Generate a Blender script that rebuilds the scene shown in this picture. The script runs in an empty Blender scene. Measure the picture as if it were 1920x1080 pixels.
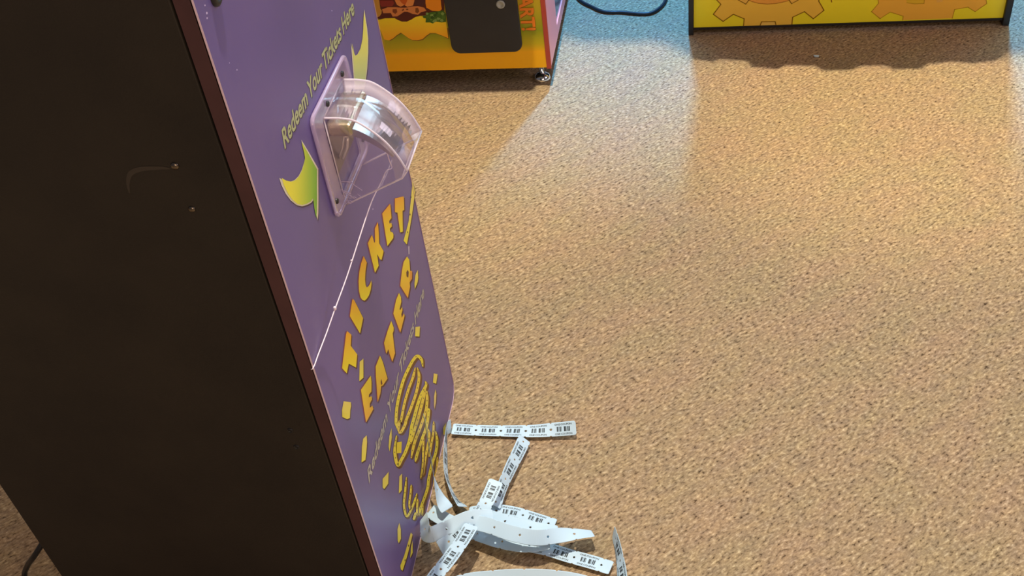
import bpy, bmesh, math, random
from mathutils import Vector, Matrix
from mathutils.geometry import tessellate_polygon

random.seed(7)
SC = bpy.context.scene
COL = SC.collection

# ------------------------------------------------------------------ camera
F = 2010.1475            # focal length in pixels of the 1920 px wide frame
H = 1.65
R = Matrix(((0.98471115, -0.01006648, 0.17390405),
            (0.13639987, 0.66550391, -0.73382534),
            (-0.10834679, 0.74632648, 0.65670218)))
CAM = Vector((0, 0, H))
cam = bpy.data.cameras.new('camera')
cam.sensor_width = 36.0
cam.lens = F / 1920 * 36.0
cam.clip_start = 0.02
cam_o = bpy.data.objects.new('camera', cam)
M4 = R.to_4x4(); M4.translation = CAM
cam_o.matrix_world = M4
COL.objects.link(cam_o)
SC.camera = cam_o

# measuring the photograph: where a sight line meets a plane of the room
def sight(u, v):
    return R @ Vector(((u - 960) / F, -(v - 540) / F, -1.0))
def on_plane(u, v, ax, c):
    d = sight(u, v)
    return CAM + d * ((c - CAM[ax]) / d[ax])
X0 = -0.513              # front face of the ticket machine
def on_panel(u, v, off=0.0):
    p = on_plane(u, v, 0, X0); p.x += off
    return p
def on_floor(u, v, z=0.0):
    return on_plane(u, v, 2, z)

# ------------------------------------------------------------------ helpers
def lin(c):
    c = c / 255.0
    return c / 12.92 if c <= 0.04045 else ((c + 0.055) / 1.055) ** 2.4
def rgb(r, g, b):
    return (lin(r), lin(g), lin(b), 1.0)

def mat(name, color=(0.5, 0.5, 0.5, 1), rough=0.5, metal=0.0, spec=0.5, attr=None, coat=0.0, transl=0.0):
    m = bpy.data.materials.new(name); m.use_nodes = True
    b = m.node_tree.nodes['Principled BSDF']
    b.inputs['Base Color'].default_value = color
    b.inputs['Roughness'].default_value = rough
    b.inputs['Metallic'].default_value = metal
    b.inputs['Specular IOR Level'].default_value = spec
    b.inputs['Coat Weight'].default_value = coat
    b.inputs['Coat Roughness'].default_value = 0.12
    if attr:
        a = m.node_tree.nodes.new('ShaderNodeAttribute'); a.attribute_name = attr
        m.node_tree.links.new(a.outputs['Color'], b.inputs['Base Color'])
    return m

def noise_tint(m, c1, c2, scale, detail=3.0, bump=0.0, bump_scale=None, stretch=None):
    nt = m.node_tree; N = nt.nodes; L = nt.links
    b = N['Principled BSDF']
    tc = N.new('ShaderNodeTexCoord')
    src = tc.outputs['Object']
    if stretch:
        mp = N.new('ShaderNodeMapping'); mp.inputs['Scale'].default_value = stretch
        L.new(src, mp.inputs['Vector']); src = mp.outputs['Vector']
    n = N.new('ShaderNodeTexNoise'); n.inputs['Scale'].default_value = scale; n.inputs['Detail'].default_value = detail
    L.new(src, n.inputs['Vector'])
    r = N.new('ShaderNodeValToRGB')
    r.color_ramp.elements[0].position = 0.3; r.color_ramp.elements[0].color = c1
    r.color_ramp.elements[1].position = 0.7; r.color_ramp.elements[1].color = c2
    L.new(n.outputs['Fac'], r.inputs['Fac']); L.new(r.outputs['Color'], b.inputs['Base Color'])
    if bump:
        n2 = N.new('ShaderNodeTexNoise'); n2.inputs['Scale'].default_value = bump_scale or scale
        L.new(src, n2.inputs['Vector'])
        bp = N.new('ShaderNodeBump'); bp.inputs['Strength'].default_value = bump; bp.inputs['Distance'].default_value = 0.002
        L.new(n2.outputs['Fac'], bp.inputs['Height']); L.new(bp.outputs['Normal'], b.inputs['Normal'])
    return m

def obj(name, me, mats=(), parent=None):
    o = bpy.data.objects.new(name, me)
    COL.objects.link(o)
    for m in (mats if isinstance(mats, (list, tuple)) else [mats]):
        me.materials.append(m)
    if parent: o.parent = parent; o.matrix_parent_inverse = parent.matrix_world.inverted()
    return o

def tag(o, label=None, cat=None, group=None, kind=None):
    if label: o['label'] = label
    if cat: o['category'] = cat
    if group: o['group'] = group
    if kind: o['kind'] = kind
    return o

def thing(name, loc, label, cat, group=None):
    o = bpy.data.objects.new(name, None); COL.objects.link(o)
    o.location = loc; o.empty_display_size = 0.1
    o.matrix_world = Matrix.Translation(loc)
    return tag(o, label, cat, group)

def bm_obj(name, bm, mats, parent=None, smooth=False):
    me = bpy.data.meshes.new(name)
    bmesh.ops.recalc_face_normals(bm, faces=bm.faces[:])
    bm.to_mesh(me); bm.free()
    if smooth:
        for p in me.polygons: p.use_smooth = True
    return obj(name, me, mats, parent)

def box(bm, x0, x1, y0, y1, z0, z1, bev=0.0, mi=0):
    g = bmesh.ops.create_cube(bm, size=1.0)
    vs = g['verts']
    for v in vs:
        v.co = Vector(((x0 + x1) / 2 + v.co.x * (x1 - x0), (y0 + y1) / 2 + v.co.y * (y1 - y0), (z0 + z1) / 2 + v.co.z * (z1 - z0)))
    fs = list({f for v in vs for f in v.link_faces})
    for f in fs: f.material_index = mi
    if bev:
        es = list({e for v in vs for e in v.link_edges})
        r = bmesh.ops.bevel(bm, geom=es, offset=bev, segments=2, profile=0.5, affect='EDGES')
        for f in r['faces']: f.material_index = mi

def prism(bm, pts, ax, d0, d1, mi_front=0, mi_side=0):
    """polygon pts (3d, lying across axis ax) given thickness from d0 to d1 along ax"""
    a = []; b = []
    for p in pts:
        q = Vector(p); q[ax] = d0; a.append(bm.verts.new(q))
        q = Vector(p); q[ax] = d1; b.append(bm.verts.new(q))
    f1 = bm.faces.new(a); f2 = bm.faces.new(b)
    f1.material_index = mi_side; f2.material_index = mi_front
    n = len(pts)
    for i in range(n):
        f = bm.faces.new((a[i], a[(i + 1) % n], b[(i + 1) % n], b[i])); f.material_index = mi_side

def catmull(P, n):
    P = [Vector(p) for p in P]
    out = []
    for i in range(len(P) - 1):
        p0 = P[i - 1] if i else P[0] * 2 - P[1]
        p1, p2 = P[i], P[i + 1]
        p3 = P[i + 2] if i + 2 < len(P) else P[-1] * 2 - P[-2]
        for k in range(n):
            t = k / n
            out.append(0.5 * ((2 * p1) + (p2 - p0) * t + (2 * p0 - 5 * p1 + 4 * p2 - p3) * t * t + (3 * p1 - p0 - 3 * p2 + p3) * t ** 3))
    out.append(P[-1].copy())
    return out

def tube(bm, pts, r, seg=8, mi=0, taper=None):
    pts = [Vector(p) for p in pts]
    rings = []
    up = Vector((0.13, 0.27, 0.95)).normalized()
    for i, p in enumerate(pts):
        t = (pts[min(i + 1, len(pts) - 1)] - pts[max(i - 1, 0)]).normalized()
        a = t.cross(up)
        if a.length < 1e-3: a = t.cross(Vector((1, 0, 0)))
        a.normalize(); b = t.cross(a).normalized(); up = -b if (-b).dot(up) > 0 else b
        rr = r if taper is None else r * taper(i / max(1, len(pts) - 1))
        rings.append([bm.verts.new(p + (a * math.cos(2 * math.pi * k / seg) + b * math.sin(2 * math.pi * k / seg)) * rr) for k in range(seg)])
    for i in range(len(rings) - 1):
        for k in range(seg):
            f = bm.faces.new((rings[i][k], rings[i][(k + 1) % seg], rings[i + 1][(k + 1) % seg], rings[i + 1][k]))
            f.material_index = mi; f.smooth = True
    for rg in (rings[0], rings[-1]):
        f = bm.faces.new(rg); f.material_index = mi

def lathe(bm, prof, origin, axis, seg=24, mi=0):
    """prof: (radius, height along axis)"""
    axis = Vector(axis).normalized()
    a = axis.orthogonal().normalized(); b = axis.cross(a)
    o = Vector(origin); rings = []
    for r, h in prof:
        if r < 1e-6: rings.append([bm.verts.new(o + axis * h)])
        else: rings.append([bm.verts.new(o + axis * h + (a * math.cos(2 * math.pi * k / seg) + b * math.sin(2 * math.pi * k / seg)) * r) for k in range(seg)])
    for i in range(len(rings) - 1):
        A, B = rings[i], rings[i + 1]
        for k in range(seg):
            k2 = (k + 1) % seg
            if len(A) == 1 and len(B) == 1: continue
            vs = [A[0], B[k], B[k2]] if len(A) == 1 else ([A[k], A[k2], B[0]] if len(B) == 1 else [A[k], A[k2], B[k2], B[k]])
            f = bm.faces.new(vs); f.material_index = mi; f.smooth = True

class Print:
    """flat printed artwork: coloured outlines laid on a surface, layer over layer"""
    def __init__(s, place):
        s.place = place; s.V = []; s.Fc = []; s.C = []
    def poly(s, pts, layer, color, color2=None, grad=None):
        P2 = [Vector((p[0], p[1], 0)) for p in pts]
        if len(P2) < 3: return
        base = len(s.V)
        if grad is None: ts = [0.0] * len(pts)
        else:
            d = Vector((grad[0], grad[1], 0)); w = [p.dot(d) for p in P2]
            lo, hi = min(w), max(w); ts = [(x - lo) / max(1e-6, hi - lo) for x in w]
        c2 = color2 or color
        for p, t in zip(pts, ts):
            s.V.append(s.place(p[0], p[1], layer * 0.00022 + 0.0002))
            s.C.append(tuple(color[i] * (1 - t) + c2[i] * t for i in range(3)) + (1.0,))
        for tri in tessellate_polygon([P2]):
            s.Fc.append(tuple(base + i for i in tri))
    def stroke(s, pts, w, layer, color, n=8):
        P = [Vector((p[0], p[1], 0)) for p in catmull([(p[0], p[1], 0) for p in pts], n)]
        L = []; Rr = []
        m = len(P)
        for i, p in enumerate(P):
            t = (P[min(i + 1, m - 1)] - P[max(i - 1, 0)]); t.normalize()
            nrm = Vector((-t.y, t.x, 0))
            f = i / (m - 1)
            ww = w * min(1.0, 0.35 + f * 6, 0.35 + (1 - f) * 6) if m > 2 else w
            L.append(p + nrm * ww / 2); Rr.append(p - nrm * ww / 2)
        base = len(s.V)
        for a, b in zip(L, Rr):
            s.V.append(s.place(a.x, a.y, layer * 0.00022 + 0.0002)); s.C.append(color)
            s.V.append(s.place(b.x, b.y, layer * 0.00022 + 0.0002)); s.C.append(color)
        for i in range(m - 1):
            k = base + 2 * i
            s.Fc.append((k, k + 1, k + 3, k + 2))
        return P
    def faces2d(s, verts, faces, layer, color):
        base = len(s.V)
        for p in verts:
            s.V.append(s.place(p[0], p[1], layer * 0.00022 + 0.0002)); s.C.append(color)
        for f in faces: s.Fc.append(tuple(base + i for i in f))
    def build(s, name, m, parent):
        me = bpy.data.meshes.new(name)
        me.from_pydata([tuple(v) for v in s.V], [], s.Fc)
        at = me.color_attributes.new('pigment', 'FLOAT_COLOR', 'POINT')
        for i, c in enumerate(s.C): at.data[i].color = c
        me.update()
        return obj(name, me, m, parent)

_tc = {}
def text_shape(txt, bold=0.0, shear=0.0, res=3):
    key = (txt, bold, shear, res)
    if key in _tc: return _tc[key]
    cu = bpy.data.curves.new('lettering', 'FONT')
    cu.body = txt; cu.size = 1.0; cu.shear = shear; cu.offset = bold; cu.resolution_u = res; cu.space_word = 0.7; cu.dimensions = '2D'
    o = bpy.data.objects.new('lettering', cu); COL.objects.link(o)
    dg = bpy.context.evaluated_depsgraph_get(); dg.update()
    me = bpy.data.meshes.new_from_object(o.evaluated_get(dg))
    V = [(v.co.x, v.co.y) for v in me.vertices]; Fc = [tuple(p.vertices) for p in me.polygons]
    bpy.data.objects.remove(o); bpy.data.curves.remove(cu); bpy.data.meshes.remove(me)
    x0 = min(v[0] for v in V); x1 = max(v[0] for v in V)
    V = [((v[0] - x0) / (x1 - x0), v[1] / 0.729) for v in V]     # width 0..1, cap height 1
    _tc[key] = (V, Fc)
    return _tc[key]

# ------------------------------------------------------------------ materials
M = {}
M['print'] = mat('printed_ink', rough=0.38, spec=0.4, attr='pigment')
M['purple'] = noise_tint(mat('purple_laminate', rough=0.34, spec=0.5), rgb(106, 92, 150), rgb(117, 99, 160), 4.0, 2.0)
M['plum'] = noise_tint(mat('dark_plum_edge', rough=0.5), rgb(74, 46, 52), rgb(86, 54, 60), 14)
M['edge'] = mat('pale_lit_edge', rgb(214, 184, 190), 0.4)
M['blackside'] = noise_tint(mat('black_textured_side', rough=0.55, spec=0.35), rgb(40, 36, 34), rgb(48, 43, 39), 9, 4, 0.15, 420)
M['blackmetal'] = mat('black_painted_metal', rgb(36, 35, 37), 0.42)
M['blackdoor'] = noise_tint(mat('black_door_plastic', rough=0.45), rgb(32, 34, 42), rgb(38, 40, 48), 12, 3, 0.1, 500)
M['dark'] = mat('dark_base', rgb(30, 27, 30), 0.7)
M['steel'] = mat('polished_steel', rgb(212, 204, 190), 0.16, 1.0)
M['darksteel'] = mat('brushed_dark_steel', rgb(120, 114, 116), 0.32, 1.0)
M['chrome'] = mat('chrome', rgb(235, 235, 238), 0.06, 1.0)
M['screw'] = mat('dark_screw_steel', rgb(128, 118, 108), 0.3, 1.0)
M['yellow'] = mat('yellow_panel', rgb(255, 240, 44), 0.4)
M['pink'] = mat('pink_moulding', rgb(255, 160, 158), 0.35)
M['darkred'] = mat('dark_red_border', rgb(176, 66, 50), 0.4)
M['sideglass'] = mat('grey_side_panel', rgb(120, 104, 116), 0.12)
M['cable'] = mat('black_rubber', rgb(30, 32, 38), 0.45)
M['string'] = mat('white_string', rgb(250, 236, 250), 0.5)
M['chip'] = mat('pale_scratch', rgb(205, 190, 225), 0.5)

def carpet():
    m = mat('carpet', rough=0.95, spec=0.1)
    nt = m.node_tree; N = nt.nodes; L = nt.links; b = N['Principled BSDF']
    tc = N.new('ShaderNodeTexCoord')
    turn = N.new('ShaderNodeMapping'); turn.inputs['Rotation'].default_value = (0, 0, math.radians(-42))
    mp = N.new('ShaderNodeMapping'); mp.inputs['Scale'].default_value = (1.0, 1.9, 1.0)
    L.new(tc.outputs['Object'], turn.inputs['Vector']); L.new(turn.outputs['Vector'], mp.inputs['Vector'])
    def noise(scale, detail, rough=0.55, src=mp.outputs['Vector']):
        n = N.new('ShaderNodeTexNoise'); n.inputs['Scale'].default_value = scale
        n.inputs['Detail'].default_value = detail; n.inputs['Roughness'].default_value = rough
        L.new(src, n.inputs['Vector']); return n
    fine = noise(92, 4.0, 0.62)
    mid = noise(30, 3.0)
    big = noise(5, 2.0)
    ramp = N.new('ShaderNodeValToRGB'); e = ramp.color_ramp.elements
    e[0].position = 0.32; e[0].color = rgb(78, 62, 46)
    e[1].position = 0.42; e[1].color = rgb(144, 125, 101)
    e.new(0.55).color = rgb(166, 146, 118)
    e.new(0.72).color = rgb(208, 190, 160)
    L.new(fine.outputs['Fac'], ramp.inputs['Fac'])
    r2 = N.new('ShaderNodeValToRGB'); e = r2.color_ramp.elements
    e[0].position = 0.32; e[0].color = (0.86, 0.84, 0.86, 1)
    e[1].position = 0.68; e[1].color = (1.12, 1.07, 0.98, 1)
    L.new(mid.outputs['Fac'], r2.inputs['Fac'])
    mx = N.new('ShaderNodeMix'); mx.data_type = 'RGBA'; mx.blend_type = 'MULTIPLY'; mx.inputs['Factor'].default_value = 1.0
    L.new(ramp.outputs['Color'], mx.inputs[6]); L.new(r2.outputs['Color'], mx.inputs[7])
    r3 = N.new('ShaderNodeValToRGB'); e = r3.color_ramp.elements
    e[0].position = 0.35; e[0].color = (1.03, 0.98, 0.98, 1)
    e[1].position = 0.65; e[1].color = (0.98, 1.0, 0.95, 1)
    L.new(big.outputs['Fac'], r3.inputs['Fac'])
    mx2 = N.new('ShaderNodeMix'); mx2.data_type = 'RGBA'; mx2.blend_type = 'MULTIPLY'; mx2.inputs['Factor'].default_value = 1.0
    L.new(mx.outputs[2], mx2.inputs[6]); L.new(r3.outputs['Color'], mx2.inputs[7])
    L.new(mx2.outputs[2], b.inputs['Base Color'])
    bp = N.new('ShaderNodeBump'); bp.inputs['Strength'].default_value = 0.55; bp.inputs['Distance'].default_value = 0.004
    L.new(fine.outputs['Fac'], bp.inputs['Height']); L.new(bp.outputs['Normal'], b.inputs['Normal'])
    return m
M['carpet'] = carpet()

def clear(name, tint, body, body_amt, rough=0.03, gloss=1.0, ior=1.55):
    m = bpy.data.materials.new(name); m.use_nodes = True
    nt = m.node_tree; N = nt.nodes; L = nt.links
    N.remove(N['Principled BSDF']); out = N['Material Output']
    tr = N.new('ShaderNodeBsdfTransparent'); tr.inputs['Color'].default_value = tint
    df = N.new('ShaderNodeBsdfTranslucent'); df.inputs['Color'].default_value = body
    d2 = N.new('ShaderNodeBsdfDiffuse'); d2.inputs['Color'].default_value = body
    ad = N.new('ShaderNodeMixShader'); ad.inputs['Fac'].default_value = 0.6
    L.new(df.outputs[0], ad.inputs[1]); L.new(d2.outputs[0], ad.inputs[2])
    mx = N.new('ShaderNodeMixShader'); mx.inputs['Fac'].default_value = body_amt
    L.new(tr.outputs[0], mx.inputs[1]); L.new(ad.outputs[0], mx.inputs[2])
    gl = N.new('ShaderNodeBsdfGlossy'); gl.inputs['Roughness'].default_value = rough; gl.inputs['Color'].default_value = (gloss, gloss, gloss, 1)
    lw = N.new('ShaderNodeLayerWeight'); lw.inputs['Blend'].default_value = 0.5
    pw = N.new('ShaderNodeMath'); pw.operation = 'POWER'; pw.inputs[1].default_value = 4.0
    L.new(lw.outputs['Facing'], pw.inputs[0])
    f0 = ((ior - 1) / (ior + 1)) ** 2
    fr = N.new('ShaderNodeMath'); fr.operation = 'MULTIPLY_ADD'; fr.inputs[1].default_value = 0.8 - f0; fr.inputs[2].default_value = f0
    L.new(pw.outputs[0], fr.inputs[0])
    m2 = N.new('ShaderNodeMixShader')
    L.new(fr.outputs[0], m2.inputs['Fac']); L.new(mx.outputs[0], m2.inputs[1]); L.new(gl.outputs[0], m2.inputs[2])
    L.new(m2.outputs[0], out.inputs['Surface'])
    return m
M['clear'] = clear('clear_plastic', (0.98, 0.96, 0.985, 1), rgb(240, 226, 240), 0.07, 0.02, 1.0, 1.8)
M['clearflange'] = clear('clear_plastic_flange', (0.95, 0.92, 0.97, 1), rgb(234, 216, 242), 0.42, 0.08)
M['clearrim'] = clear('clear_plastic_rim', (0.96, 0.93, 0.97, 1), rgb(255, 246, 255), 0.85, 0.05)

def paper():
    m = mat('ticket_paper', rgb(196, 222, 240), 0.5, spec=0.35)
    return m
M['ticket'] = paper()
M['ink'] = mat('ticket_ink', rgb(46, 58, 66), 0.55)

# ------------------------------------------------------------------ setting
bm = bmesh.new()
bmesh.ops.create_grid(bm, x_segments=1, y_segments=1, size=6.0, matrix=Matrix.Translation((0, 2.5, 0)))
tag(bm_obj('floor', bm, M['carpet']), kind='structure')

LAMP = Vector((-0.2, 2.1, 4.6))
def through_lamp(fx, fy, z):
    f = Vector((fx, fy, 0.0))
    return LAMP + (f - LAMP) * ((LAMP.z - z) / LAMP.z)

# unseen soffit added over the back machines, its lip shaped to shade the carpet
M['plaster'] = mat('grey_soffit', rgb(96, 92, 96), 0.9)
edge = [(-3.2, 3.06), (-0.46, 3.06), (-0.39, 2.995), (-0.13, 2.985), (-0.05, 2.90), (0.86, 2.86), (3.2, 2.84)]
pts = [through_lamp(x, y, 2.5) for x, y in edge] + [Vector((3.0, 4.8, 2.5)), Vector((-3.0, 4.8, 2.5))]
bm = bmesh.new(); prism(bm, pts, 2, 2.5, 2.62)
tag(bm_obj('shading_soffit', bm, M['plaster']), kind='structure')
bm = bmesh.new(); box(bm, -4.5, 4.5, 4.85, 4.95, 0.0, 4.8)  # unseen wall added for a pinkish reflection in the clear chute
tag(bm_obj('added_back_wall', bm, mat('pale_pink_wall', rgb(226, 206, 214), 0.8)), kind='structure')

# ------------------------------------------------------------------ ticket machine
YL, YR = 0.948, 1.511
tm = thing('ticket_machine', (-0.8, 1.23, 0), 'tall black ticket redemption machine with a purple front panel lettered TICKET EATER', 'arcade machine')
bm = bmesh.new(); box(bm, -1.115, -0.5358, YL, YR, 0.0, 1.72, 0.002)
box(bm, -0.54, -0.533, YL + 0.012, YR - 0.012, 0.0, 1.71)
bm_obj('cabinet', bm, M['blackside'], tm)

def rounded(y0, y1, z0, z1, r, n=6, top=True):
    P = []
    for cy, cz, a0 in ((y0 + r, z0 + r, 180), (y1 - r, z0 + r, 270), (y1 - r, z1 - r, 0), (y0 + r, z1 - r, 90)):
        for k in range(n + 1):
            a = math.radians(a0 + 90 * k / n)
            P.append((cy + r * math.cos(a), cz + r * math.sin(a)))
    return P
outl = rounded(YL, YR, 0.0, 1.72, 0.035)
bm = bmesh.new(); prism(bm, [(0, y, z) for y, z in outl], 0, -0.533, X0, 0, 1)
bm_obj('front_panel', bm, [M['purple'], M['plum']], tm)
inn = rounded(YL + 0.0026, YR - 0.0026, 0.0026, 1.7174, 0.0325)  # pale laminate edge; light caught on the rounded lip is in its colour
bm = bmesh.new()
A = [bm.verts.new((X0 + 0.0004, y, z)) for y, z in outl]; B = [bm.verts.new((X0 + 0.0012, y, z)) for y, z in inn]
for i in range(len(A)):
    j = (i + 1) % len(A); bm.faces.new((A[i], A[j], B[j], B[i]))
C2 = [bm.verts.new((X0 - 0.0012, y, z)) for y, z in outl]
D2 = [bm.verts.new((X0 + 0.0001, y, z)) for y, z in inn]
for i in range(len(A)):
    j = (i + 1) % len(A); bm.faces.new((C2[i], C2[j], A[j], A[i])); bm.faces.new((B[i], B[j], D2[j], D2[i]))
tag(bm_obj('lit_edge_strip', bm, M['edge'], tm), 'thin pale strip painted as light caught on the purple panel edge')

for (u, v, r, dome) in ((328, 311, 0.0052, 1), (360, 392, 0.0045, 1), (544, 807, 0.0046, 0), (556, 838, 0.0046, 0)):
    p = on_plane(u, v, 1, YL)
    bm = bmesh.new()
    if dome:
        lathe(bm, [(r, 0), (r * 0.96, r * 0.25), (r * 0.72, r * 0.5), (r * 0.3, r * 0.62), (0, r * 0.63)], p, (0, -1, 0))
    else:
        lathe(bm, [(r, 0), (r * 0.95, r * 0.3), (r * 0.75, r * 0.42), (r * 0.6, r * 0.1), (0, 0.0002)], p, (0, -1, 0))
        box(bm, p.x - r * 0.55, p.x + r * 0.55, p.y - 0.0008, p.y, p.z - r * 0.1, p.z + r * 0.1, 0, 0)
    bm_obj('screw', bm, M['screw'] if dome else M['blackmetal'], tm, False)
bm = bmesh.new()
lathe(bm, [(0.012, 0), (0.012, 0.003), (0.010, 0.0045), (0.006, 0.005), (0.0055, 0.001), (0, 0.001)], on_panel(402, -9), (1, 0, 0))
bm_obj('lock', bm, M['blackmetal'], tm)
for (u, v, r) in ((387.5, 24.5, 2.4), (384, 10, 1.6), (388, 34, 1.8), (444, 131, 1.5), (430, 118, 1.0), (699, 392, 1.2), (622, 20, 1.2)):
    pr = Print(on_panel)
    pr.poly([(u + r * 0.7 * math.cos(a), v + r * 1.2 * math.sin(a)) for a in [k * math.pi / 3 for k in range(6)]], 0, rgb(215, 200, 235))
    pr.build('paint_chip', M['print'], tm)
# scuff on the black side
bm = bmesh.new()
P = [on_plane(u, v, 1, YL - 0.0004) for u, v in ((243, 362), (240, 345), (243, 328), (254, 320), (272, 316), (300, 315), (318, 316))]
P = catmull(P, 5); up = []; dn = []
for i, p in enumerate(P):
    t = (P[min(i + 1, len(P) - 1)] - P[max(i - 1, 0)]).normalized(); n_ = Vector((-t.z, 0, t.x)); w = 0.0028 * math.sin(math.pi * (0.05 + 0.9 * (1 - i / len(P))) ** 1.0) + 0.0004
    up.append(bm.verts.new(p + n_ * w)); dn.append(bm.verts.new(p - n_ * w))
for i in range(len(P) - 1): bm.faces.new((up[i], up[i + 1], dn[i + 1], dn[i]))
bm_obj('scuff_mark', bm, mat('grey_scuff', rgb(62, 55, 50), 0.6), tm)

# ---- artwork printed on the purple panel
PX = lambda u, v, o: on_panel(u, v, o)
def conv(pts, ox, oy, s): return [(ox + x * s, oy + y * s) for x, y in pts]
Z = {'k': (620, 380, .1852), 'z3': (560, 340, .2963), 'z4': (560, 640, .2963), 'b1': (625, 560, .14815), 'b2': (660, 560, .14815),
     'b3': (630, 680, .1852), 'b4': (730, 650, .1296), 'b5': (720, 770, .12037), 'b6': (735, 880, .10185), 'z8': (720, 940, .12966),
     'f6': (510, 250, .1575), 'f7': (640, 10, .14815)}
def cz(k, pts): return conv(pts, *Z[k])
letters = {
 'T1': cz('b1', [(170, 410), (222, 455), (215, 595), (297, 705), (283, 872), (190, 822), (165, 945), (105, 880), (155, 450)]),
 'I1': cz('b1', [(240, 0), (260, 20), (372, 245), (333, 440), (203, 220), (232, 30)]),
 'C1': cz('k', [(330, 540), (362, 605), (349, 690), (344, 780), (350, 835), (362, 858), (380, 845), (397, 815), (408, 785), (410, 820), (402, 880), (385, 935), (360, 975), (338, 992), (318, 985), (298, 960), (283, 895), (278, 800), (286, 700), (305, 610)]),
 'K1': cz('k', [(415, 325), (438, 408), (446, 395), (443, 262), (475, 195), (484, 320), (487, 412), (532, 492), (512, 578), (497, 575), (466, 520), (482, 638), (445, 710), (372, 410)]),
 'E1': cz('k', [(518, 110), (600, 8), (612, 155), (588, 185), (592, 212), (613, 203), (616, 240), (595, 262), (600, 292), (622, 300), (632, 320), (630, 358), (570, 440)]),
 'T2': cz('z3', [(607, 108), (663, 95), (666, 180), (655, 187), (657, 318), (640, 323), (623, 198), (607, 196)]),
 'E2': [(736.7, 588.1), (741.8, 563), (747.5, 549), (751.2, 557), (751.8, 566), (748.6, 579.3), (749.6, 582), (753.6, 574.8), (753.9, 581.5), (751.8, 588.9), (752.6, 596), (757, 587), (758, 592), (749.9, 623.7)],
 'A2': cz('b3', [(248, 275), (348, 130), (356, 190), (355, 292), (330, 322), (328, 352), (358, 338), (360, 372), (338, 415), (338, 458), (365, 432), (374, 470), (300, 606)]),
 'A3': [(711.8, 666.6), (717, 678.5), (725.9, 709.6), (717.5, 722.5), (714, 724), (712.5, 738), (707.4, 754.1), (704.2, 706), (703.6, 687.4)],
 'T3': cz('b2', [(492, 280), (524, 370), (522, 405), (510, 440), (525, 570), (540, 690), (505, 800), (470, 700), (455, 640), (430, 700), (400, 560), (445, 410)]),
 'R3': cz('k', [(770, 545), (793, 580), (801, 690), (820, 690), (818, 770), (796, 808), (800, 850), (778, 965), (700, 840), (718, 690), (735, 600)]),
}
cut = {'R3': cz('k', [(775, 680), (786, 702), (781, 757), (765, 748), (761, 705)]), 'A3': [(714.3, 710.5), (716.2, 720), (713.8, 722), (712.9, 716)]}
BROWN = rgb(92, 44, 38); ORG = rgb(255, 178, 28); YEL = rgb(255, 240, 40)
pr = Print(PX)
for k, P in letters.items():
    c = Vector((sum(p[0] for p in P) / len(P), sum(p[1] for p in P) / len(P)))
    pr.poly([(p[0] - 1.3 + (p[0] - c.x) * 0.03, p[1] + 0.2 + (p[1] - c.y) * 0.02) for p in P], 0, rgb(150, 84, 120))
    pr.poly([(p[0] + 2.2, p[1] + 2.6) for p in P], 1, BROWN)
    top = k.endswith('1') or k == 'T2'
    pr.poly(P, 2, ORG if top else rgb(255, 234, 46), YEL if top else rgb(255, 188, 44), (0.35, 1))
for k, P in cut.items(): pr.poly(P, 3, BROWN)
pr.poly(cz('k', [(800, 692), (820, 690), (818, 770), (796, 805)]), 3, rgb(250, 170, 60))
pr.build('title_lettering', M['print'], tm)

conf = [cz('z3', [(718, 3), (727, 30), (735, 70), (716, 210), (698, 320), (683, 400), (662, 375), (680, 310), (695, 250), (710, 100)]),
        cz('k', [(880, 680), (884, 760), (878, 805), (850, 875), (846, 820), (855, 740), (862, 715)]),
        cz('b1', [(330, 800), (377, 757), (378, 1000), (325, 1045)]),
        cz('b3', [(75, 390), (148, 400), (150, 440), (142, 480), (138, 560), (110, 572), (60, 550), (58, 480)]),
        cz('b3', [(308, 735), (312, 800), (305, 900), (295, 985), (255, 1010), (260, 850), (272, 770)]),
        cz('b3', [(560, 660), (562, 760), (540, 900), (530, 850), (538, 740)]),
        cz('b2', [(800, 360), (858, 350), (850, 480), (795, 475)]),
        cz('b4', [(640, 385), (695, 400), (675, 535), (628, 520)]),
        cz('b4', [(665, 615), (678, 680), (672, 800), (652, 910), (642, 850), (643, 720)]),
        cz('z4', [(530, 870), (568, 825), (565, 900), (540, 935), (530, 925)]),
        cz('b6', [(132, 130), (180, 80), (178, 380), (120, 445)]),
        cz('z8', [(218, 310), (240, 400), (242, 540), (210, 605), (195, 570), (192, 400)]),
        cz('z8', [(385, 450), (410, 480), (370, 650), (330, 800), (265, 1005), (240, 985), (232, 930), (290, 780)]),
        cz('z8', [(410, 570), (412, 740), (375, 820), (388, 650)]),
        cz('z8', [(485, 835), (470, 900), (440, 1080), (430, 1080), (450, 920)]),
        cz('b5', [(965, 185), (955, 300), (940, 380), (920, 370), (917, 270)])]
dots = [cz('z3', [(709, 100)])[0], cz('z3', [(703, 210)])[0], cz('z3', [(688, 322)])[0], cz('z8', [(350, 640)])[0], cz('z8', [(300, 850)])[0]]
for i, P in enumerate(conf):
    pr = Print(PX)
    pr.poly([(p[0] + 1.6, p[1] + 2.2) for p in P], 0, rgb(84, 48, 44))
    pr.poly(P, 1, rgb(255, 242, 70) if i not in (8,) else rgb(240, 214, 150), rgb(252, 232, 110), (0, -1))
    for u, v in (dots[:3] if i == 0 else dots[3:] if i == 12 else []):
        pr.poly([(u + 0.9 * math.cos(a), v + 2.0 * math.sin(a)) for a in [k * math.pi / 4 for k in range(8)]], 2, rgb(110, 84, 30))
    pr.build('confetti_graphic', M['print'], tm)
pr = Print(PX)
pr.poly(cz('z3', [(690, 412), (700, 410), (701, 460), (692, 462)]), 1, rgb(190, 176, 196))
tag(pr.build('confetti_graphic', M['print'], tm), 'faded greyish confetti piece')

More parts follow.
